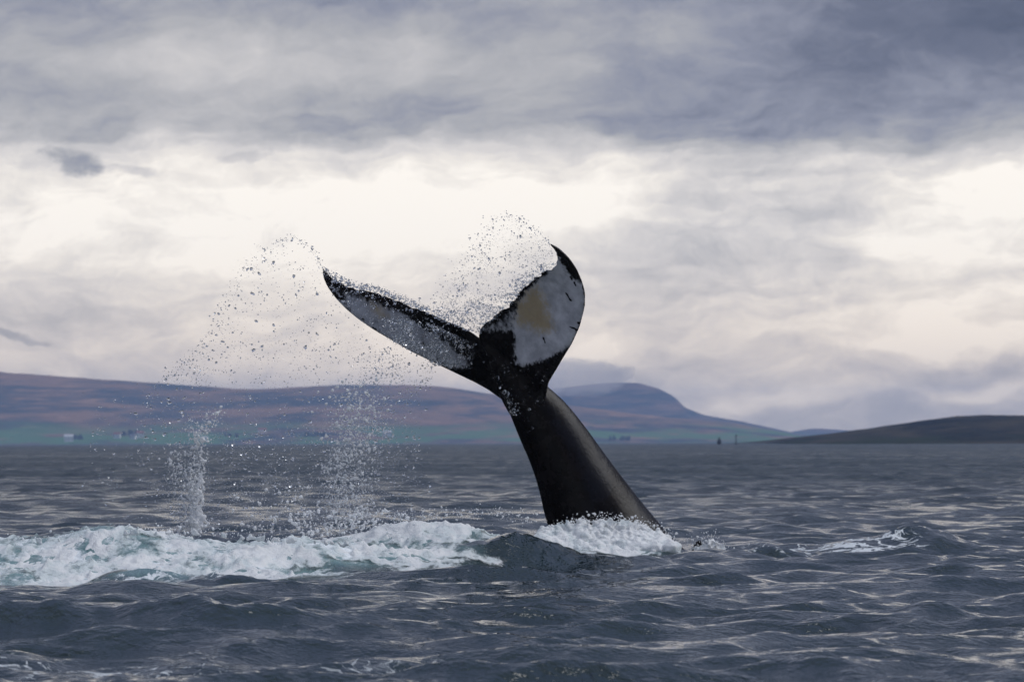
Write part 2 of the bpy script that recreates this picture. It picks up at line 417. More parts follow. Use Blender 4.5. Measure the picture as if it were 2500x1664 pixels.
def build_ridge(name, outline, shore, ridge, label, mat, rough=.06, seed=0, cols=420, rows=46, shore_fn=None):
    """a hillside rising from its shore line to a skyline, then falling away behind"""
    ox = np.array([q[0] for q in outline], float); oy = np.array([q[1] for q in outline], float)
    px = np.linspace(ox[0], ox[-1], cols)
    top = np.interp(px, ox, oy)
    ker = np.hanning(15); ker /= ker.sum()
    top = np.convolve(np.pad(top, 7, 'edge'), ker, 'valid')
    s = np.concatenate([np.linspace(-.04, 1, rows), np.linspace(1.08, 2.0, 8)])
    V = np.zeros((len(s), cols, 3))
    for i, si in enumerate(s):
        Y = shore + (ridge - shore) * si
        xw = (px - 1250) * K * ridge
        H = CAM_H + (HOR - top) * K * ridge
        prof = np.interp(si, [-.04, 0, .12, .35, .6, .85, 1.0, 1.3, 2.0], [-.06, 0.0, .10, .33, .60, .88, 1.0, .9, .2])
        n = fbm(xw / (ridge * .05) + 3, np.full(cols, Y) / (ridge * .035), 6, seed) 
        z = H * prof + H * rough * n * np.sin(np.pi * np.clip(si, 0, 1)) + (.03 if name == 'headland' else .012) * H * fbm(xw / (ridge * .006), np.full(cols, si * 9.0), 3, seed + 9) * (si > .3)
        V[i, :, 0] = xw; V[i, :, 1] = Y + ridge * .012 * fbm(xw / (ridge * .03), np.full(cols, .5), 3, seed + 4); V[i, :, 2] = z if si >= 0 else -6
    idx = np.arange(len(s) * cols).reshape(len(s), cols)
    q = np.stack([idx[:-1, :-1], idx[:-1, 1:], idx[1:, 1:], idx[1:, :-1]], -1).reshape(-1, 4)
    o = mesh_obj(name, V.reshape(-1, 3), q, mat)
    return tag(o, label, kind='structure')

M_MOOR = mat_hill('moorland', (.25, .145, .095), (.045, .050, .055), (.085, .165, .070), 44)  # dark tone paints patches of shadow into the moor colour
M_MOUNT = mat_hill('mountain_slope', (.16, .105, .09), (.035, .045, .055), (.08, .13, .07), 30)
M_HEAD = mat_hill('headland_slope', (.046, .038, .027), (.005, .007, .011), (.020, .026, .014), 6, 4.0)
build_ridge('hill', [(-1500, 905), (-600, 885), (0, 904), (200, 919), (400, 933), (530, 943), (620, 948), (720, 943), (840, 938), (1000, 938),
                     (1080, 943), (1160, 955), (1260, 972), (1380, 988), (1500, 1004), (1640, 1020), (1780, 1032), (1880, 1050), (1950, 1068), (2000, 1078)],
            6600, 8000, 'long moorland hillside with green fields across the water', M_MOOR, .20, 5, cols=620, rows=60)
build_ridge('mountain', [(1100, 1000), (1250, 966), (1340, 950), (1430, 940), (1500, 934), (1560, 936), (1605, 948), (1645, 968), (1672, 996), (1720, 1014), (1790, 1026),
                         (1860, 1040), (1950, 1060), (2010, 1077)],
            8600, 9800, 'blue mountain flank behind the lower hills', M_MOUNT, .06, 15)
build_ridge('far_hill', [(1700, 1076), (1850, 1068), (1930, 1056), (1985, 1047), (2040, 1050), (2120, 1056), (2250, 1060), (2500, 1066), (2900, 1060), (3600, 1040)],
            10200, 11200, 'pale misty hill far behind the headland', M_MOUNT, .03, 25)
build_ridge('headland', [(1870, 1083), (1900, 1078), (1960, 1069), (2060, 1057), (2160, 1043), (2260, 1028), (2330, 1019), (2400, 1016), (2500, 1017), (2700, 1022), (3000, 1010), (3600, 990)],
            1700, 2150, 'dark wooded headland on the right', M_HEAD, .22, 35, cols=560, rows=60)

# ------------------------------------------------------------------ low cloud lying on the mountain's shoulder
m_cloud, g, out = material('cloud_vapour')
pv = g.n.new('ShaderNodeVolumePrincipled')
pv.inputs['Color'].default_value = (1, .99, .98, 1); pv.inputs['Density'].default_value = .009; pv.inputs['Anisotropy'].default_value = 0.72
g.l.new(pv.outputs[0], out.inputs['Volume'])
def low_cloud(px, py, wpx, hpx, Y, dep, seed, label):
    bm = bmesh.new(); bmesh.ops.create_icosphere(bm, subdivisions=5, radius=1.0)
    v = np.array([q.co[:] for q in bm.verts]); f = np.array([[q.index for q in t.verts] for t in bm.faces]); bm.free()
    n = fbm(v[:, 0] * 1.6 + v[:, 1] * .7 + seed, v[:, 2] * 1.6 + v[:, 1] * .9, 5, seed, .6, billow=True)
    v = v * (1 + .42 * n)[:, None]
    c = at(px, py, Y)
    o = mesh_obj('low_cloud', v * np.array([wpx * K * Y, dep, hpx * K * Y]) + c, f, m_cloud)
    tag(o, label, 'cloud', kind='stuff')
low_cloud(1415, 922, 125, 44, 8330, 80, 501, 'pale low cloud hiding the top of the blue mountain')
low_cloud(1290, 950, 90, 40, 8320, 70, 503, 'pale low cloud on the ridge behind the whale tail')

# ------------------------------------------------------------------ haze
m_haze, g, out = material('haze_air')
pv = g.n.new('ShaderNodeVolumePrincipled')
pv.inputs['Color'].default_value = (.44, .63, 1.0, 1); pv.inputs['Density'].default_value = 8.0e-5; pv.inputs['Anisotropy'].default_value = 0.0
g.l.new(pv.outputs[0], out.inputs['Volume'])
def box(name, lo, hi, mat):
    v = [(x, y, z) for z in (lo[2], hi[2]) for y in (lo[1], hi[1]) for x in (lo[0], hi[0])]
    f = [(0, 2, 3, 1), (4, 5, 7, 6), (0, 1, 5, 4), (2, 6, 7, 3), (0, 4, 6, 2), (1, 3, 7, 5)]
    return mesh_obj(name, v, f, mat, smooth=False)
hz = box('haze', (-13000, -13000, -9), (13000, 13000, 185), m_haze)
tag(hz, 'thin blue haze over the water and hills', kind='stuff')

# ------------------------------------------------------------------ whale tail
WY = 45.0
def curve(pts, n):
    p = np.array(pts, float); d = np.r_[0, np.cumsum(np.linalg.norm(np.diff(p[:, :2], axis=0), axis=1))]
    t = np.linspace(0, d[-1], n)
    out = np.stack([np.interp(t, d, p[:, j]) for j in range(p.shape[1])], 1)
    return out
def smooth_curve(c, it=6):
    for _ in range(it):
        c[1:-1] = .25 * c[:-2] + .5 * c[1:-1] + .25 * c[2:]
    return c
def px3(c):  # rows of (px, py, depth offset) -> world
    return np.array([at(a, b, WY + d) for a, b, d in c])

samples = []   # (point, part, t, s)
pieces = []
def fluke(part, lead, trail, thick, camber, n=150, m=26, jag=0.0, seed=1):
    Lc = px3(smooth_curve(curve(lead, n))); Tc = px3(smooth_curve(curve(trail, n), 2))
    tt = np.linspace(0, 1, n)
    if jag:
        ch = Tc - Lc; ch /= np.linalg.norm(ch, axis=1)[:, None] + 1e-9
        j = (fbm(tt * 22, tt * 0 + .3, 4, seed, .65) - .2) * jag * sstep(tt, .12, .3) * (1 - sstep(tt, .88, .99))
        Tc = Tc + ch * j[:, None]
    rings = []
    for i in range(n):
        c = Tc[i] - Lc[i]; cl = np.linalg.norm(c) + 1e-6
        a = Lc[min(i + 1, n - 1)] + Tc[min(i + 1, n - 1)] - Lc[max(i - 1, 0)] - Tc[max(i - 1, 0)]
        nn = np.cross(c, a); nn /= np.linalg.norm(nn) + 1e-9
        if nn[1] > 0: nn = -nn            # towards the viewer: the underside
        h = np.interp(tt[i], [0, .2, .5, .85, 1], thick)
        s = .5 - .5 * np.cos(np.linspace(0, np.pi, m))
        prof = h * (2.2 * np.sqrt(np.clip(s, 0, 1)) * (1 - s) ** .9) + .008
        cam_ = -camber * cl * np.sin(np.pi * s)
        up = [Lc[i] + c * s[k] + nn * (cam_[k] + prof[k]) for k in range(m)]
        dn = [Lc[i] + c * s[k] + nn * (cam_[k] - prof[k]) for k in range(m)]
        for k in range(m): samples.append((up[k], part, tt[i], s[k], 1)); samples.append((dn[k], part, tt[i], s[k], -1))
        rings.append(up + dn[::-1])
    pieces.append(rings)

# far (left) fluke, leading edge below, trailing edge above
fluke(1,
      [(1270, 1030, .10), (1246, 985, .14), (1200, 952, .26), (1165, 933, .34), (1117, 910, .44), (1069, 887, .52), (1005, 856, .62), (954, 826, .70), (916, 804, .76), (877, 777, .82), (846, 751, .87), (823, 727, .90), (801, 697, .93), (790, 671, .95), (791, 654, .96)],
      [(1182, 850, .02), (1169, 823, .03), (1149, 808, .08), (1117, 791, .18), (1069, 770, .30), (1027, 753, .42), (992, 740, .52), (973, 730, .57), (941, 719, .66), (909, 709, .74), (878, 704, .80), (846, 693, .86), (826, 682, .90), (807, 668, .94), (792, 653, .96)],
      [.13, .10, .065, .03, .012], .05, jag=.035, seed=81)
# near (right) fluke, leading edge on the right, curling up and over
fluke(2,
      [(1322, 1000, -.10), (1334, 962, -.20), (1338, 936, -.30), (1356, 907, -.42), (1375, 875, -.56), (1397, 840, -.72), (1416, 799, -.88), (1429, 751, -1.02), (1430, 716, -1.12), (1423, 690, -1.18), (1410, 658, -1.22), (1391, 630, -1.25), (1368, 608, -1.27), (1343, 594, -1.28)],
      [(1182, 850, -.02), (1170, 822, -.03), (1174, 799, -.08), (1196, 778, -.18), (1222, 757, -.30), (1241, 746, -.38), (1260, 725, -.50), (1279, 700, -.64), (1295, 686, -.74), (1311, 676, -.84), (1330, 661, -.95), (1350, 658, -1.06), (1361, 644, -1.14), (1357, 622, -1.2), (1352, 606, -1.25), (1343, 593, -1.28)],
      [.14, .11, .07, .03, .012], .10, jag=.075, seed=91)

# tail stock: (left px,py) (right px,py) half thickness, depth
stock = [((1180, 838), (1192, 834), .03, 0.0), ((1190, 870), (1232, 852), .08, 0.0), ((1205, 912), (1282, 890), .12, 0.0), ((1220, 950), (1322, 930), .16, .02),
         ((1231, 977), (1348, 951), .19, .03), ((1245, 1012), (1382, 982), .215, .04), ((1258, 1045), (1408, 1014), .24, .05), ((1272, 1080), (1440, 1056), .27, .06),
         ((1289, 1118), (1470, 1099), .30, .07), ((1305, 1162), (1506, 1148), .34, .08), ((1317, 1205), (1541, 1194), .38, .09), ((1326, 1250), (1578, 1241), .42, .10),
         ((1338, 1290), (1612, 1282), .46, .10), ((1365, 1345), (1662, 1338), .52, .10), ((1410, 1420), (1730, 1380), .58, .1), ((1500, 1510), (1800, 1405), .62, .1), ((1600, 1530), (1800, 1395), .45, .1), ((1720, 1440), (1800, 1400), .10, .1)]
def stock_rings():
    rows = []
    S = np.array([[a[0], a[1], b[0], b[1], h, d] for a, b, h, d in stock])
    d = np.r_[0, np.cumsum(np.hypot(*np.diff((S[:, :2] + S[:, 2:4]) / 2, axis=0).T))]
    t = np.linspace(0, d[-1], 150)
    S = np.stack([np.interp(t, d, S[:, j]) for j in range(6)], 1)
    S = smooth_curve(S, 10)
    rings = []
    for i, (ax, ay, bx, by, h, dd) in enumerate(S):
        A = at(ax, ay, WY + dd); B = at(bx, by, WY + dd)
        C = (A + B) / 2; e = (B - A) / 2
        ring = []
        for k in range(56):
            th = 2 * np.pi * k / 56
            c, s = math.cos(th), math.sin(th)
            cx = abs(c) ** 1.12 * np.sign(c)
            sy = abs(s) ** 1.7 * np.sign(s)
            p = C + e * cx + np.array([0, -1, 0]) * h * sy * (1 + .10 * c)
            ring.append(p); samples.append((p, 0, t[i] / d[-1], th, 1 if s > 0 else -1))
        rings.append(ring)
    pieces.append(rings)
stock_rings()

def rings_mesh(all_rings):
    V = []; F = []
    for rings in all_rings:
        b = len(V); n = len(rings); m = len(rings[0])
        for r_ in rings: V += list(r_)
        for i in range(n - 1):
            for k in range(m):
                F.append((b + i * m + k, b + i * m + (k + 1) % m, b + (i + 1) * m + (k + 1) % m, b + (i + 1) * m + k))
        F.append(tuple(b + k for k in range(m))[::-1]); F.append(tuple(b + (n - 1) * m + k for k in range(m)))
    return V, F

def remesh(name, V, F, voxel, smooth_it, factor=.5):
    tmp = mesh_obj('tmp', V, F)
    bm = bmesh.new(); bm.from_mesh(tmp.data); bmesh.ops.recalc_face_normals(bm, faces=bm.faces); bm.to_mesh(tmp.data); bm.free()
    md = tmp.modifiers.new('r', 'REMESH'); md.mode = 'VOXEL'; md.voxel_size = voxel
    if smooth_it:
        ms = tmp.modifiers.new('s', 'SMOOTH'); ms.factor = factor; ms.iterations = smooth_it
    dg = bpy.context.evaluated_depsgraph_get(); dg.update()
    me = bpy.data.meshes.new_from_object(tmp.evaluated_get(dg)); me.name = name
    bpy.data.objects.remove(tmp, do_unlink=True)
    me.polygons.foreach_set('use_smooth', np.ones(len(me.polygons), dtype=bool))
    o = bpy.data.objects.new(name, me); COL.objects.link(o)
    return o

def verts_of(o):
    a = np.empty(len(o.data.vertices) * 3, dtype=np.float32); o.data.vertices.foreach_get('co', a); return a.reshape(-1, 3).astype(float)

def poly_sd(p, poly):
    """signed distance (inside positive) of points to a polygon, in pixels"""
    poly = np.array(poly, float); n = len(poly)
    d = np.full(len(p), 1e9); ins = np.zeros(len(p), bool)
    for i in range(n):
        a, b = poly[i], poly[(i + 1) % n]
        ab = b - a; t = np.clip(((p - a) @ ab) / (ab @ ab), 0, 1)
        d = np.minimum(d, np.linalg.norm(p - a - t[:, None] * ab, axis=1))
        c = ((a[1] > p[:, 1]) != (b[1] > p[:, 1])) & (p[:, 0] < (b[0] - a[0]) * (p[:, 1] - a[1]) / (b[1] - a[1] + 1e-12) + a[0])
        ins ^= c
    return np.where(ins, d, -d)
def seg_d(p, a, b):
    a = np.array(a, float); b = np.array(b, float); ab = b - a
    t = np.clip(((p - a) @ ab) / (ab @ ab + 1e-9), 0, 1)
    return np.linalg.norm(p - a - t[:, None] * ab, axis=1)

def mat_whale():
    m, g, out = material('whale_skin')
    p = g.coord('Object')
    w, st, mo = g.attr('white'), g.attr('stain'), g.attr('mottle')
    n1 = g.noise(p, 6.0, 6.0, .65); n2 = g.noise(g.vscale(p, (1, 1, .45)), 26.0, 5.0, .65)
    n3 = g.noise(g.vscale(p, (1, 1, .35)), 2.6, 6.0, .62, .6)
    dark = g.mix(g.smooth(n1, .35, .7), (.004, .003, .0028), (.012, .009, .0085))
    gp = g.mul(g.smooth(g.add(n3, c0_(g, n2, .22)), .42, .56), mo)
    dark = g.mix(gp, dark, (.0085, .0085, .0115))
    wf = g.smooth(g.add(w, c0_(g, g.add(g.mul(n2, .75), g.mul(n1, .25)), 1.7)), .27, .73)
    white = g.mix(g.smooth(n1, .3, .75), (.36, .36, .39), (.62, .62, .65))
    yel = g.mix(n2, (.34, .23, .10), (.50, .40, .24))
    white = g.mix(g.mul(g.smooth(g.add(st, c0_(g, n2, 1.1)), .25, 1.0), .85), white, yel)
    scr = g.smooth(g.noise(g.vscale(p, (9, 9, 30)), 3.0, 2.0), .70, .76, 0, .6)
    white = g.mix(scr, white, (.10, .095, .10))
    col = g.mix(wf, dark, white)
    rough = g.mix(wf, g.mix(n1, .20, .34, kind='FLOAT'), .42, kind='FLOAT')
    nr = g.bump(g.add(g.mul(n2, .4), g.add(n1, g.mul(n3, 2.5))), .20, .025)
    sh = g.principled(Base_Color=col, Roughness=rough, IOR=1.36, Specular_IOR_Level=.22, Normal=nr)
    g.l.new(sh, out.inputs[0]); return m

def build_whale():
    V, F = rings_mesh(pieces)
    o = remesh('humpback_whale', V, F, .0125, 5)
    co = verts_of(o)
    kd = kdtree.KDTree(len(samples))
    for i, s_ in enumerate(samples): kd.insert(s_[0], i)
    kd.balance()
    idx = np.array([kd.find(c)[1] for c in co])
    part = np.array([s_[1] for s_ in samples])[idx]; side = np.array([s_[4] for s_ in samples])[idx]
    q = to_px(co)
    nz = fbm(q[:, 0] / 9, q[:, 1] / 9, 4, 120, .6)
    nz2 = fbm(q[:, 0] / 30, q[:, 1] / 30, 3, 130)
    vent = (side > 0)
    wr = [(1256, 806), (1262, 888), (1282, 893), (1325, 880), (1372, 858), (1392, 846), (1414, 800), (1440, 750), (1440, 716), (1421, 692), (1404, 680), (1375, 648), (1357, 616), (1357, 640), (1351, 656), (1331, 673), (1312, 689), (1292, 707), (1272, 733), (1262, 760), (1254, 785)]
    mr = [(1182, 800), (1200, 786), (1240, 760), (1275, 728), (1278, 780), (1258, 815), (1215, 815), (1190, 812)]
    wl = [(800, 690), (830, 706), (862, 716), (905, 730), (945, 742), (985, 765), (1040, 800), (1069, 815), (1110, 850), (1140, 878), (1149, 893), (1120, 899), (1085, 892), (1050, 880), (1003, 860), (950, 832), (912, 810), (873, 783), (842, 757), (819, 731)]
    sr = [(1262, 745), (1290, 712), (1312, 700), (1332, 735), (1347, 785), (1352, 803), (1325, 812), (1290, 795), (1265, 785)]
    sl = [(885, 722), (915, 726), (945, 745), (952, 775), (925, 782), (903, 755)]
    def soft(poly, w): return np.clip(.5 + (poly_sd(q, poly) + 5 * nz + 4 * nz2) / (2 * w), 0, 1)
    white = np.where((part == 2), np.maximum(soft(wr, 11), .50 * soft(mr, 12)), 0) + np.where(part == 1, soft(wl, 12) * (.80 + .45 * nz2), 0)  # far fluke: mottled white, also lowered to paint its shade in
    white = white * vent
    # black ticks and scrapes along the rims
    ticks = [((1425, 700), (1429, 720)), ((1428, 742), (1431, 750)), ((1424, 790), (1428, 772)), ((1392, 798), (1412, 806)), ((1412, 788), (1420, 790)),
             ((1328, 825), (1332, 836)), ((1384, 716), (1396, 735)), ((1395, 676), (1399, 684)), ((1404, 690), (1408, 698)), ((886, 775), (890, 778)), ((800, 715), (838, 728)), ((912, 797), (920, 803))]
    for a, b in ticks:
        d = seg_d(q, a, b) + 2.0 * nz; white = white * (1 - .85 * sstep(-d, -3.4, -.6))
    white = white * (1 - .9 * ((part == 1) * np.clip(1 - poly_sd(q, [(795, 690), (845, 735), (845, 715), (812, 690)]) * -1 / 8, 0, 1) * (nz > -.05)))
    stain = np.clip(.5 + (poly_sd(q, sr) + 6 + 10 * nz2 + 7 * nz) / 50, 0, 1) * (part == 2) + .8 * np.clip(.5 + (poly_sd(q, sl) + 8 * nz2) / 44, 0, 1) * (part == 1)
    line = np.interp(q[:, 1], [930, 990, 1060, 1130, 1200, 1300], [1335, 1340, 1372, 1400, 1425, 1450])
    mott = sstep(q[:, 0] - line + 34 * nz2 + 14 * nz, -16, 20) * (part == 0) * .9 + .05
    fattr(o, 'white', white); fattr(o, 'stain', stain); fattr(o, 'mottle', mott)
    o.data.materials.clear(); o.data.materials.append(mat_whale())
    tag(o, 'dark humpback whale tail raised out of the water, white patched flukes spread', 'whale')
    print('whale', len(co))
    return o
whale = build_whale()

# ------------------------------------------------------------------ white water
def mat_foam():
    m, g, out = material('white_foam')
    p = g.pos(); th = g.attr('thick')
    n = g.noise(p, 9.0, 6.0, .65); n2 = g.noise(g.vscale(p, (1, .6, 1)), 2.4, 5.0, .6, .5)
    st = g.noise(g.vscale(p, (2.6, .8, 3.0)), 1.0, 6.0, .62, .9)
    c = g.mix(g.smooth(g.add(th, c0_(g, g.add(st, g.mul(n2, .6)), 1.7)), .35, 1.0), (.46, .55, .56), (.76, .82, .83))
    c = g.mix(g.smooth(g.add(th, g.add(c0_(g, st, 1.9), c0_(g, n, 1.3))), .62, 1.05), c, (.92, .93, .93))
    nr = g.bump(g.add(g.noise(p, 34.0, 5.0, .7), g.mul(n, 1.5)), .7, .03)
    d = g.principled(Base_Color=c, Roughness=.45, IOR=1.33, Normal=nr)
    t = g.n.new('ShaderNodeBsdfTranslucent'); g.set(t.inputs['Color'], c); g.l.new(nr, t.inputs['Normal'])
    mx = g.n.new('ShaderNodeMixShader'); mx.inputs[0].default_value = .22
    g.l.new(d, mx.inputs[1]); g.l.new(t.outputs[0], mx.inputs[2])
    al = g.smooth(g.add(g.attr('cover'), g.add(c0_(g, n, .9), c0_(g, g.noise(g.vscale(p, (1, .5, 1)), 24.0, 4.0, .65), .8))), .30, .80)
    tr = g.n.new('ShaderNodeBsdfTransparent'); ma = g.n.new('ShaderNodeMixShader')
    g.l.new(al, ma.inputs[0]); g.l.new(tr.outputs[0], ma.inputs[1]); g.l.new(mx.outputs[0], ma.inputs[2])
    g.l.new(ma.outputs[0], out.inputs[0]); return m
M_FOAM = mat_foam()

def build_white_water():
    xs = np.arange(-7.2, 2.5, .023); ys = np.arange(34.2, 45.2, .036)
    A, B = np.meshgrid(xs, ys); x = A.ravel(); y = B.ravel()
    X, Y, Z, _ = sea(x, y, np.full(x.shape, .12))
    th, ae, la = foam_fields(x, y)
    fine = fbm(x * 5, y * 4, 4, 150, .6)
    wx = x + .35 * perlin(x * 1.3, y * 1.1, 201); wy = y + .5 * perlin(x * 1.2 + 7, y, 202)
    ridge = 1 - 3.2 * np.abs(fbm(wx * 1.5, wy * 1.0, 4, 203, .55))
    hole = fbm(x * .9 + 5, y * .6, 4, 200, .55)
    cover = (.66 * th + .30 * fine + .46 * ridge + (1.75 + .35 * sstep(x, -4.2, -2.4)) * hole) * sstep(th, .10, .40)
    mask = sstep(cover, .35, .9)
    big = fbm(x * 1.7, y * 1.3, 5, 160, .55, billow=True)
    sml = fbm(x * 6.5, y * 5.0, 4, 170, .6)
    crest = np.clip(perlin(x * 11, y * 9, 180), 0, 1) ** 2
    body = np.clip(th, 0, 1.1) * sstep(th, .15, .55)
    lump = .012 + body * (.065 * big + .030 * sml + .17 * crest)
    Z = Z + lump - .12 * (1 - sstep(cover, .05, .30))
    X = X + .03 * body * perlin(x * 7, y * 7, 190)
    n, mc = A.shape
    idx = np.arange(n * mc).reshape(n, mc)
    q = np.stack([idx[:-1, :-1], idx[:-1, 1:], idx[1:, 1:], idx[1:, :-1]], -1).reshape(-1, 4)
    keep = cover[q].max(1) > .12
    q = q[keep]; used = np.unique(q); remap = np.full(n * mc, -1); remap[used] = np.arange(len(used))
    o = mesh_obj('white_water', np.stack([X, Y, Z], 1)[used], remap[q], M_FOAM)
    fattr(o, 'thick', (np.clip(th, 0, 1.1) * mask * .50 + .40 * ridge + 1.5 * hole + .40 * sml + .10)[used])
    fattr(o, 'cover', cover[used])
    tag(o, 'churned white foam left on the sea beside the whale', 'foam', kind='stuff')
    print('white water quads', len(q))
build_white_water()

# ------------------------------------------------------------------ thrown water: drops and strands
def mat_drop():
    m, g, out = material('water_drop')
    sh = g.principled(Base_Color=(.97, .985, 1.0), Roughness=.02, IOR=1.333, Transmission_Weight=1.0)
    g.l.new(sh, out.inputs[0]); return m
M_DROP = mat_drop()
def mat_spray():
    """aerated strands: white with bubbles, light passes through"""
    m, g, out = material('aerated_water')
    p = g.pos(); n = g.noise(p, 22.0, 4.0, .65)
    nr = g.bump(n, .6, .02)
    c = g.mix(n, (.90, .92, .94), (.97, .97, .97))
    d = g.principled(Base_Color=c, Roughness=.3, IOR=1.333, Normal=nr)
    t = g.n.new('ShaderNodeBsdfTranslucent'); g.set(t.inputs['Color'], c)
    m1 = g.n.new('ShaderNodeMixShader'); m1.inputs[0].default_value = .5
    g.l.new(d, m1.inputs[1]); g.l.new(t.outputs[0], m1.inputs[2])
    tr = g.n.new('ShaderNodeBsdfTransparent')
    m2 = g.n.new('ShaderNodeMixShader'); m2.inputs[0].default_value = .92
    g.l.new(tr.outputs[0], m2.inputs[1]); g.l.new(m1.outputs[0], m2.inputs[2])
    g.l.new(m2.outputs[0], out.inputs[0]); return m
M_SPRAY = mat_spray()

def ico(sub):
    bm = bmesh.new(); bmesh.ops.create_icosphere(bm, subdivisions=sub, radius=1.0)
    v = np.array([q.co[:] for q in bm.verts]); f = np.array([[q.index for q in t.verts] for t in bm.faces]); bm.free()
    return v, f
ICO1, ICO2 = ico(1), ico(2)
DR = np.random.default_rng(99)
def drops(name, pts, rad, label, mat=None, stretch=.35, vdir=None):
    """one mesh of many small wobbly drops"""
    V = []; F = []; base = 0
    for big, (iv, if_) in ((False, ICO1), (True, ICO2)):
        sel = (rad > .011) == big
        p = pts[sel]; r = rad[sel]
        if not len(p): continue
        a = DR.normal(size=(len(p), 3)) if vdir is None else vdir[sel] + .5 * DR.normal(size=(len(p), 3))
        a /= np.linalg.norm(a, axis=1)[:, None]
        st = 1 + np.abs(DR.normal(0, stretch, len(p)))
        w = iv[None] * r[:, None, None]
        w = w * (1 + .16 * DR.normal(size=(len(p), len(iv), 1)) * (1 if big else .6))
        along = (w * a[:, None, :]).sum(-1, keepdims=True)
        w = w / np.sqrt(st)[:, None, None] + a[:, None, :] * along * (st - 1 / np.sqrt(st))[:, None, None]
        w = w + p[:, None, :]
        V.append(w.reshape(-1, 3)); F.append((if_[None] + base + np.arange(len(p))[:, None, None] * len(iv)).reshape(-1, 3)); base += len(p) * len(iv)
    o = mesh_obj(name, np.concatenate(V), np.concatenate(F), mat or M_DROP)
    tag(o, label, 'spray', kind='stuff')
    return o
def rads(n, lo=.0035, med=.0062, sig=.45, hi=.024):
    return np.clip(med * np.exp(DR.normal(0, sig, n)), lo, hi)
def scatter(n, poly, depth, dens=None):
    """n random points inside a pixel polygon; dens(px,py)->0..1 keeps the thicker parts"""
    poly = np.array(poly, float); lo, hi = poly.min(0), poly.max(0); out = []
    got = 0
    while got < n:
        q = DR.uniform(lo, hi, (n * 2, 2)); ok = poly_sd(q, poly) > 0
        if dens is not None: ok &= DR.random(len(q)) < dens(q[:, 0], q[:, 1])
        out.append(q[ok]); got += ok.sum()
    q = np.concatenate(out)[:n]
    d = depth(q) if callable(depth) else depth[0] + (depth[1] - depth[0]) * DR.random(n)
    return np.array([at(a, b, WY + c) for (a, b), c in zip(q, d)])
def along(n, line, spread, depth, end_spread=None):
    c = curve(line, 200); t = DR.random(n); i = t * 199; k = i.astype(int); f = (i - k)[:, None]
    q = c[k] * (1 - f) + c[np.minimum(k + 1, 199)] * f
    sp = spread + (0 if end_spread is None else (end_spread - spread) * t)
    q = q + DR.normal(size=q.shape) * (sp if np.isscalar(sp) else sp[:, None])
    d = depth[0] + (depth[1] - depth[0]) * t + DR.normal(0, .06, n)
    return np.array([at(a, b, WY + e) for (a, b), e in zip(q, d)])
def clump(q0, q1, sx, sy, seed):
    return lambda a, b: np.clip(.45 + 1.1 * fbm(a / sx, b / sy, 4, seed), q0, q1)

# fan flung off the near fluke
pr = [along(110, [(1343, 592), (1318, 566), (1285, 543), (1250, 528), (1215, 532)], 5, (-1.28, -.9)),
      along(200, [(1250, 528), (1200, 552), (1160, 595), (1125, 650), (1090, 700), (1062, 745)], 13, (-1.0, -.3)),
      scatter(900, [(1172, 815), (1360, 650), (1350, 600), (1300, 560), (1250, 535), (1195, 560), (1150, 620), (1100, 700), (1060, 760), (1085, 780), (1130, 800)], (-1.1, -.3), clump(.05, 1, 60, 60, 210)),
      scatter(1300, [(1172, 815), (1230, 755), (1290, 695), (1345, 655), (1335, 640), (1270, 670), (1200, 715), (1120, 750), (1060, 775), (1110, 795)], (-.9, -.1), clump(.02, 1, 50, 14, 211)),
      scatter(420, [(1060, 775), (1130, 700), (1160, 740), (1130, 795), (1090, 790)], (-.5, .2), clump(.05, 1, 40, 40, 212))]
pr = np.concatenate(pr)
drops('spray', pr, rads(len(pr), .003, .0047, .42, .018), 'fan of droplets flung off the upright right fluke')

# curtain falling from the far fluke
poly_c = [(790, 655), (760, 610), (715, 580), (660, 605), (600, 660), (560, 730), (520, 800), (440, 880), (380, 920), (330, 1000), (330, 1180), (420, 1290), (1010, 1290), (1020, 1100), (1060, 905), (960, 850), (880, 790), (820, 730)]
pl = [along(130, [(791, 652), (770, 612), (745, 590), (715, 575), (680, 588)], 4.5, (.96, .8)),
      along(360, [(690, 582), (640, 615), (600, 655), (565, 715), (535, 770), (505, 830), (470, 880), (400, 915)], 11, (.8, .4)),
      scatter(4200, poly_c, (-.3, 1.0), lambda a, b: np.clip(.25 + .9 * fbm(a / 55, b / 55, 4, 220) + .35 * (b - 600) / 500, .03, 1)),
      scatter(2300, [(880, 860), (960, 840), (1070, 900), (1000, 1000), (940, 1120), (900, 1290), (780, 1290), (800, 1050), (840, 930)], (-.4, .6), clump(.08, 1, 45, 60, 221)),
      scatter(900, [(200, 950), (500, 900), (520, 1290), (230, 1290), (180, 1150)], (-.8, .8), lambda a, b: np.clip(.3 + fbm(a / 70, b / 70, 3, 222) + (a - 330) / 500, .03, 1)),
      scatter(1700, [(520, 1060), (1000, 1000), (1080, 1290), (480, 1290)], (-1.0, .6), clump(.06, 1, 60, 70, 223))]
pl = np.concatenate(pl)
drops('spray', pl, rads(len(pl), .0026, .0046, .48, .020), 'curtain of droplets falling below the left fluke')
pm = np.concatenate([scatter(4200, poly_c, (-.3, 1.0), lambda a, b: np.clip(.2 + 1.0 * fbm(a / 45, b / 45, 4, 225) + .45 * (b - 650) / 500, .02, 1)), scatter(1600, [(1172, 815), (1360, 650), (1350, 600), (1250, 540), (1150, 620), (1060, 760), (1085, 780)], (-1.1, -.3), clump(.03, 1, 45, 40, 226))])
drops('spray', pm, rads(len(pm), .0016, .0027, .3, .005), 'fine mist of tiny droplets drifting under both flukes')
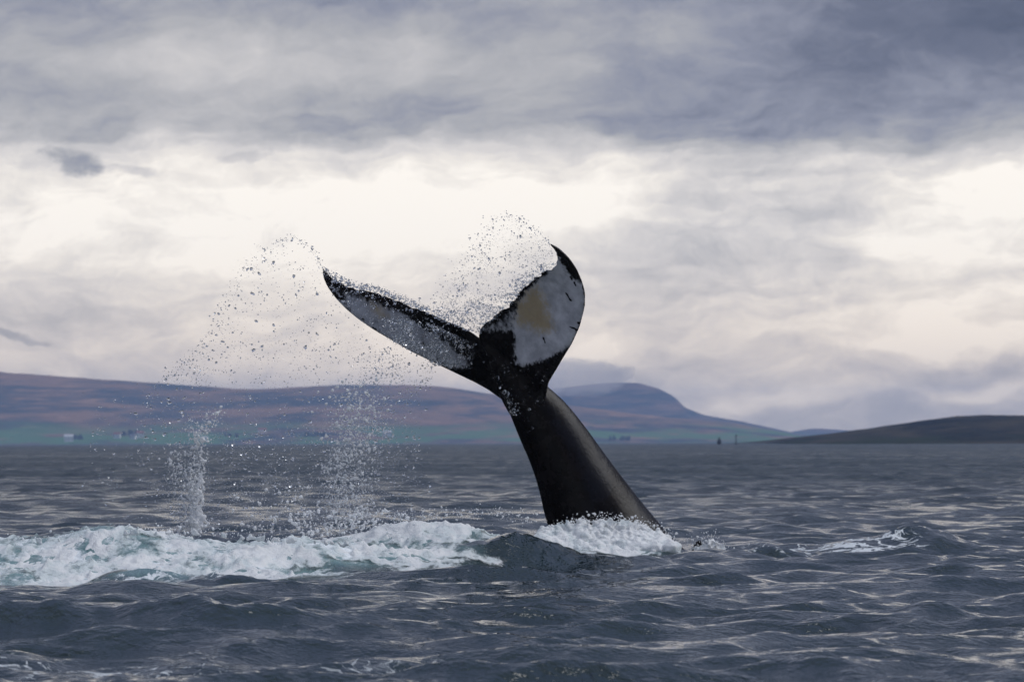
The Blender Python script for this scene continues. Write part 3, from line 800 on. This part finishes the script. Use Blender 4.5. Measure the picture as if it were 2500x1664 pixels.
# loose bigger drops
pb = np.concatenate([scatter(150, poly_c, (-.6, .9)), scatter(160, [(200, 930), (560, 900), (1050, 1000), (1080, 1280), (200, 1290)], (-1, .5))])
drops('spray', pb, rads(len(pb), .006, .0092, .35, .02), 'larger loose drops hanging among the falling spray')

# water still on and before the far fluke
pf = np.concatenate([
    scatter(1700, [(960, 770), (1060, 790), (1165, 840), (1150, 900), (1060, 890), (985, 850), (940, 820)], (-.25, .2), clump(.05, 1, 35, 35, 230)),
    scatter(800, [(795, 665), (850, 690), (960, 730), (1100, 800), (1150, 890), (1050, 880), (900, 790), (810, 710)], (-.1, .4), clump(.05, 1, 30, 30, 231)),
    along(900, [(795, 655), (830, 680), (880, 698), (910, 700), (950, 715), (1000, 735), (1070, 765)], 5.5, (.90, .2)),
    scatter(90, [(1225, 945), (1262, 975), (1275, 1010), (1245, 1015)], (-.5, -.4)), scatter(90, [(1150, 850), (1340, 900), (1330, 1000), (1300, 1060), (1270, 1050), (1230, 960)], (-.75, -.5))])
drops('spray', pf, rads(len(pf), .003, .0052, .5, .02), 'droplets streaming across the face of the left fluke')

# strands: wandering chains of beads fused into sheets
def bead_mesh(name, chains, voxel, mat, label, smooth_it=2, category='spray'):
    V = []; F = []; b = 0
    iv, if_ = ICO1
    for pts, rr in chains:
        for p, r_ in zip(pts, rr):
            V.append(iv * r_ + p); F.append(if_ + b); b += len(iv)
    o = remesh(name, np.concatenate(V), [tuple(map(int, f)) for f in np.concatenate(F)], voxel, smooth_it)
    o.data.materials.clear(); o.data.materials.append(mat)
    fattr(o, 'thick', np.full(len(o.data.vertices), .9)); fattr(o, 'cover', np.full(len(o.data.vertices), .80))
    tag(o, label, category, kind='stuff'); print(name, len(o.data.polygons))
    return o
def chain(p0, p1, n, wob, d0, d1, r0, r1, gaps=.0, seed=0):
    t = np.linspace(0, 1, n)
    qx = p0[0] + (p1[0] - p0[0]) * t + wob * (perlin(t * 6 + seed * 3.7, t * 0 + seed, 300) * 2 + perlin(t * 19 + seed, t * 0 + seed * 2.3, 301))
    qy = p0[1] + (p1[1] - p0[1]) * t + .6 * wob * perlin(t * 7 + seed * 1.3, t * 0 + 5 + seed, 302)
    dd = d0 + (d1 - d0) * t
    r_ = (r0 + (r1 - r0) * t) * (.45 + 1.3 * np.abs(perlin(t * 24 + seed, t * 0 + seed * .7, 303)) * 1.6)
    k = perlin(t * 11 + seed * 2.1, t * 0 + seed, 304) > (gaps - .5)
    return np.array([at(a, b_, WY + c) for a, b_, c in zip(qx[k], qy[k], dd[k])]), r_[k]
ch = []
for i in range(12):
    x0 = DR.normal(474, 11); ch.append(chain((x0, 1300), (DR.normal(482, 13), DR.uniform(1040, 1190)), 150, 15, -1.6, -1.4, .023, .007, .30, i))
for i in range(5):
    ch.append(chain((DR.normal(470, 8), DR.uniform(1090, 1120)), (DR.normal(430 + 25 * i, 12), DR.uniform(1000, 1060)), 70, 9, -1.5, -1.4, .010, .005, .45, 20 + i))
bead_mesh('splash_column', ch, .0085, M_SPRAY, 'thin twisting jet of water rising left of the foam')
ch = []
for i in range(16):
    x0 = DR.normal(850, 40); ch.append(chain((x0, 1290), (x0 + DR.normal(10, 22), DR.uniform(1050, 1180)), 130, 13, -1.6, -1.2, .013, .005, .52, 40 + i))
bead_mesh('splash_column', ch, .0085, M_SPRAY, 'broad broken column of falling water left of the whale')
pc = np.concatenate([along(800, [(475, 1290), (470, 1180), (480, 1090), (490, 1030)], 9, (-1.6, -1.4), 18), along(350, [(455, 1290), (425, 1180), (430, 1090)], 14, (-1.6, -1.4), 14),
                     along(2300, [(845, 1290), (840, 1180), (855, 1080), (880, 960)], 34, (-1.4, -1.0), 34), along(160, [(480, 1060), (540, 1000)], 7, (-1.5, -1.4), 12)])
pc = np.concatenate([pc, scatter(1600, [(690, 1250), (800, 1240), (930, 1235), (1020, 1260), (1060, 1330), (960, 1395), (860, 1390), (760, 1330)], (-3.6, -1.6), clump(.05, 1, 40, 30, 240)), scatter(300, [(560, 1200), (760, 1180), (740, 1300), (560, 1290)], (-2.5, -1.5), clump(.03, 1, 40, 60, 241))])
drops('spray', pc, rads(len(pc), .003, .0054, .62, .022), 'drops clustered round the two falling water columns', M_SPRAY)

# strands torn off the rim of the near fluke
ch = []
rim = curve([(1176, 800), (1196, 778), (1222, 757), (1260, 725), (1279, 700), (1311, 676), (1340, 660), (1358, 640)], 60)
for i in range(46):
    k = DR.integers(0, 59); x0, y0 = rim[k]; dep = -.08 - 1.05 * k / 59
    ln = DR.uniform(18, 75); ch.append(chain((x0 + 3, y0), (x0 - ln, y0 + DR.uniform(-14, 12)), int(ln * 1.6), 4, dep, dep + .1, .0062, .0034, .30, 70 + i))
for i in range(30):
    tt = DR.random(); x0 = 800 + 330 * tt; y0 = np.interp(x0, [791, 846, 909, 973, 1069, 1149], [653, 692, 708, 729, 769, 807])
    ch.append(chain((x0, y0 + 2), (x0 + DR.uniform(-25, 20), y0 - DR.uniform(4, 20)), 30, 5, .9 - .75 * tt, .9 - .75 * tt, .0062, .0040, .3, 150 + i))
ch.append(chain((1343, 594), (1318, 566), 40, 4, -1.28, -1.2, .007, .004, .2, 190)); ch.append(chain((791, 653), (772, 615), 45, 4, .96, .9, .008, .004, .2, 191))
bead_mesh('water_strand', ch, .0055, M_SPRAY, 'fine strands of water tearing off the rims of the flukes', 1)

# splash boiling up against the tail stock
def heap(n, top, bot, depth, r0, r1, seed):
    tx = np.array(top, float); bx = np.array(bot, float)
    x = DR.uniform(tx[0, 0], tx[-1, 0], n); yt = np.interp(x, tx[:, 0], tx[:, 1]); yb = np.interp(x, bx[:, 0], bx[:, 1])
    t = DR.random(n) ** 1.1; yt = yt + 26 * fbm(x / 18, x * 0 + 2, 4, seed)
    y = yt + (yb - yt) * t; d = depth[0] + (depth[1] - depth[0]) * (1 - t) + DR.normal(0, .05, n)
    r_ = (r0 + (r1 - r0) * t) * np.exp(DR.normal(0, .35, n))
    return np.array([at(a, b, WY + c) for a, b, c in zip(x, y, d)]), r_
ch = [heap(2400, [(1312, 1300), (1357, 1282), (1425, 1273), (1480, 1270), (1530, 1276), (1563, 1286), (1605, 1298), (1650, 1328)], [(1312, 1320), (1391, 1352), (1494, 1366), (1560, 1352), (1650, 1346)], (-1.5, -.75), .018, .055, 400),
      heap(260, [(1698, 1345), (1715, 1332), (1730, 1318), (1745, 1322), (1768, 1350)], [(1698, 1352), (1768, 1354)], (-.6, -.5), .010, .022, 401)]
for i in range(40):
    x0 = DR.uniform(1330, 1660); y0 = np.interp(x0, [1312, 1425, 1500, 1563, 1650], [1300, 1276, 1274, 1288, 1326])
    ch.append(chain((x0, y0 + 6), (x0 + DR.normal(0, 10), y0 - DR.uniform(4, 20)), 22, 4, -.9, -.9, .013, .005, .15, 220 + i))
for i in range(14):
    x0 = DR.uniform(1690, 1770); ch.append(chain((x0, 1345), (x0 + DR.normal(0, 14), 1345 - DR.uniform(12, 42)), 30, 5, -.55, -.55, .011, .005, .2, 270 + i))
for i in range(60):
    x0 = DR.uniform(-120, 860); y0 = np.interp(x0, [-120, 0, 150, 270, 480, 700, 860], [1325, 1330, 1318, 1300, 1300, 1320, 1330])
    ch.append(chain((x0, y0), (x0 + DR.normal(0, 8), y0 - DR.uniform(8, 26)), 18, 5, -6.4, -6.4, .018, .006, .1, 300 + i))
bead_mesh('splash', ch, .0115, M_FOAM, 'white splash boiling up round the base of the tail', 7, 'splash')
ps = np.concatenate([along(420, [(1335, 1292), (1425, 1266), (1480, 1262), (1563, 1278), (1605, 1290), (1655, 1322)], 7, (-.9, -.8)), along(170, [(1690, 1345), (1730, 1318), (1770, 1345)], 14, (-.6, -.5)),
                     along(300, [(960, 1262), (1100, 1252), (1200, 1250), (1300, 1268)], 9, (-1.5, -1.2)), along(420, [(-50, 1322), (150, 1312), (270, 1298), (480, 1292), (700, 1312)], 9, (-6.2, -6.2))])
drops('spray', ps, rads(len(ps), .003, .0052, .5, .016), 'droplets hopping along the top of the splash', M_SPRAY)

# back fin of the whale breaking the surface
fin_px = [(1684, 1362), (1690, 1338), (1696, 1326), (1706, 1320), (1716, 1328), (1722, 1340), (1734, 1350), (1738, 1366)]
def build_fin():
    V = []; n = len(fin_px)
    for s in (-1, 1):
        for i, (a, b) in enumerate(fin_px):
            th = .035 if b > 1345 else .018
            V.append(at(a, b, WY + .12 + s * th))
    F = [tuple(range(n))[::-1], tuple(range(n, 2 * n))] + [(i, (i + 1) % n, n + (i + 1) % n, n + i) for i in range(n)]
    o = remesh('dorsal_fin', V, F, .008, 8)
    o.data.materials.clear(); o.data.materials.append(whale.data.materials[0])
    fattr(o, 'white', np.zeros(len(o.data.vertices))); fattr(o, 'stain', np.zeros(len(o.data.vertices))); fattr(o, 'mottle', np.zeros(len(o.data.vertices)))
    o.parent = whale
build_fin()

# ------------------------------------------------------------------ far shore: farm houses, trees, marks at sea
def plain(name, c1, c2, rough=.9):
    m, g, out = material(name); n = g.noise(g.coord('Object'), .6, 4.0)
    g.l.new(g.principled(Base_Color=g.mix(n, c1, c2), Roughness=rough), out.inputs[0]); return m
M_WALLW = plain('white_render', (.70, .70, .68), (.82, .81, .78)); M_ROOF = [plain('red_roof', (.20, .07, .05), (.28, .10, .07)), plain('grey_roof', (.10, .11, .13), (.18, .18, .20)), plain('pale_roof', (.5, .5, .5), (.62, .62, .6))]
M_PANE = plain('dark_window', (.02, .025, .03), (.04, .045, .05), .2)
def hill_point(px, py):
    """stand a thing on the far hillside seen at this pixel"""
    dg = bpy.context.evaluated_depsgraph_get()
    p = at(px, py, 1.0); o_ = Vector((0, 0, CAM_H)); d_ = (Vector(p) - o_).normalized()
    hob = bpy.data.objects['hill']
    ok, loc, nrm, _ = hob.ray_cast(o_, d_)
    return loc if ok else Vector(at(px, py, 6700))
def house(px, py, w, h, dep, roof, label):
    c = hill_point(px, py)
    e = bpy.data.objects.new('farm_house', None); COL.objects.link(e); e.location = c; e.rotation_euler = (0, 0, DR.uniform(-.3, .3))
    tag(e, label, 'house', 'houses along the far shore')
    rf = h * .45
    mesh_obj('wall', [(-w/2, -dep/2, -3), (w/2, -dep/2, -3), (w/2, dep/2, -3), (-w/2, dep/2, -3), (-w/2, -dep/2, h), (w/2, -dep/2, h), (w/2, dep/2, h), (-w/2, dep/2, h), (-w/2, 0, h + rf * .98), (w/2, 0, h + rf * .98)],
             [(0, 1, 5, 4), (1, 2, 6, 9, 5), (2, 3, 7, 6), (3, 0, 4, 8, 7), (0, 3, 2, 1)], M_WALLW, False, e)
    t = .35; ov = .6
    mesh_obj('roof', [(-w/2-ov, -dep/2-ov, h-.2), (w/2+ov, -dep/2-ov, h-.2), (w/2+ov, 0, h+rf+.1), (-w/2-ov, 0, h+rf+.1), (-w/2-ov, dep/2+ov, h-.2), (w/2+ov, dep/2+ov, h-.2),
                      (-w/2-ov, -dep/2-ov, h-.2+t), (w/2+ov, -dep/2-ov, h-.2+t), (w/2+ov, 0, h+rf+.1+t), (-w/2-ov, 0, h+rf+.1+t), (-w/2-ov, dep/2+ov, h-.2+t), (w/2+ov, dep/2+ov, h-.2+t)],
             [(0, 1, 2, 3), (3, 2, 5, 4), (9, 8, 7, 6), (10, 11, 8, 9), (0, 6, 7, 1), (4, 5, 11, 10), (0, 3, 9, 6), (3, 4, 10, 9), (1, 7, 8, 2), (2, 8, 11, 5)], M_ROOF[roof], False, e)
    for k in range(3):
        x = -w/2 + w * (k + .5) / 3
        mesh_obj('window', [(x-.6, -dep/2-.05, h*.35), (x+.6, -dep/2-.05, h*.35), (x+.6, -dep/2-.05, h*.75), (x-.6, -dep/2-.05, h*.75), (x-.6, -dep/2+.1, h*.35), (x+.6, -dep/2+.1, h*.35), (x+.6, -dep/2+.1, h*.75), (x-.6, -dep/2+.1, h*.75)],
                 [(0, 1, 2, 3), (7, 6, 5, 4), (0, 4, 5, 1), (1, 5, 6, 2), (2, 6, 7, 3), (3, 7, 4, 0)], M_PANE, False, e)
for a in [(168, 1071, 16, 9, 9, 2, 'white farm house standing alone nearest the left edge, low by the shore'), (286, 1063, 12, 7, 8, 0, 'small white farm house left of the dark grove on the far shore'), (325, 1066, 10, 6, 8, 1, 'white farm house below the dark grove on the far shore'),
          (342, 1062, 13, 8, 9, 0, 'white farm house at the right end of the grove on the far shore'), (500, 1070, 12, 5, 8, 2, 'pale farm shed behind the thin water jet on the far shore'), (640, 1052, 16, 6, 9, 0, 'long farm house up among the green fields behind the spray'),
          (945, 1062, 16, 7, 9, 2, 'white farm house behind the broad water column')]:
    house(*a)
M_LEAF = plain('dark_conifer', (.012, .022, .016), (.03, .045, .03)); M_BARK = plain('bark', (.05, .04, .03), (.08, .06, .05))
def grove(px, py, n, wpx, label):
    """a shelter belt: crowns of many small leaf faces over thin trunks, one mass"""
    V = []; F = []; b = 0
    for i in range(n):
        c = np.array(hill_point(px + DR.uniform(-wpx, wpx), py + DR.uniform(-1.5, 1.5))); hh = DR.uniform(4, 8)
        k = 90
        z = DR.random(k); rr = (1 - z) * hh * .32 * np.sqrt(DR.random(k)) + .2; th = DR.uniform(0, 6.28, k)
        p = c + np.stack([rr * np.cos(th), rr * np.sin(th), 1 + z * hh], 1)
        a = DR.normal(size=(k, 3, 3)) * .9
        V.append((p[:, None] + a).reshape(-1, 3)); F.append(np.arange(k * 3).reshape(-1, 3) + b); b += k * 3
        tr = np.array([[-.25, 0, -2], [.25, 0, -2], [0, .3, hh * .7], [0, -.3, -2]]) + c
        V.append(tr); F.append(np.array([[0, 1, 2], [1, 3, 2], [3, 0, 2]]) + b); b += 4
    o = mesh_obj('trees', np.concatenate(V), np.concatenate(F), M_LEAF, False); tag(o, label, 'trees', kind='stuff')
grove(190, 1066, 9, 12, 'dark trees beside the lone white farm house'); grove(322, 1056, 16, 22, 'dark grove above the white farm houses on the far shore'); grove(565, 1062, 9, 14, 'dark trees in the green fields behind the spray'); grove(770, 1062, 12, 26, 'dark trees left of the broad water column'); grove(1515, 1076, 12, 26, 'dark trees on the shore right of the whale')

M_STEEL = plain('weathered_steel', (.010, .012, .018), (.022, .024, .03), .6)
def lathe(name, prof, n, mat, parent, loc=(0, 0, 0)):
    V = []; F = []
    for (r_, z) in prof:
        for k in range(n): V.append((loc[0] + r_ * math.cos(2 * math.pi * k / n), loc[1] + r_ * math.sin(2 * math.pi * k / n), loc[2] + z))
    for i in range(len(prof) - 1):
        for k in range(n): F.append((i * n + k, i * n + (k + 1) % n, (i + 1) * n + (k + 1) % n, (i + 1) * n + k))
    F.append(tuple(range(n))[::-1]); F.append(tuple((len(prof) - 1) * n + k for k in range(n)))
    return mesh_obj(name, V, F, mat, False, parent)
def mark(name, px, Y, label):
    e = bpy.data.objects.new(name, None); COL.objects.link(e); e.location = ((px - 1250) * K * Y, Y, 0); tag(e, label, 'sea mark', 'sea marks on the horizon'); return e
Y = 1800.0; s_ = K * Y
e = mark('beacon_tower', 1756, Y, 'squat dark beacon standing in the sea on the horizon, left of the thin pole')
lathe('tower', [(3.2*s_, -6), (3.2*s_, -.5), (5*s_, 0), (5.2*s_, 8*s_), (4.4*s_, 11*s_), (2.6*s_, 12*s_)], 12, M_STEEL, e); lathe('lantern', [(2.3*s_, 12*s_), (2.3*s_, 15*s_), (2.8*s_, 15.2*s_), (.4*s_, 17.5*s_)], 10, M_STEEL, e)
e = mark('pole_beacon', 1797, Y, 'thin dark pole beacon standing in the sea on the horizon')
lathe('pole', [(1.4*s_, -5), (1.4*s_, 8*s_), (1.0*s_, 8.2*s_), (.9*s_, 22*s_)], 8, M_STEEL, e); lathe('topmark', [(1.7*s_, 20*s_), (1.7*s_, 23*s_), (.2*s_, 24.5*s_)], 8, M_STEEL, e); lathe('base', [(3.0*s_, -5), (3.0*s_, 1.5*s_), (2.0*s_, 2.6*s_)], 10, M_STEEL, e)
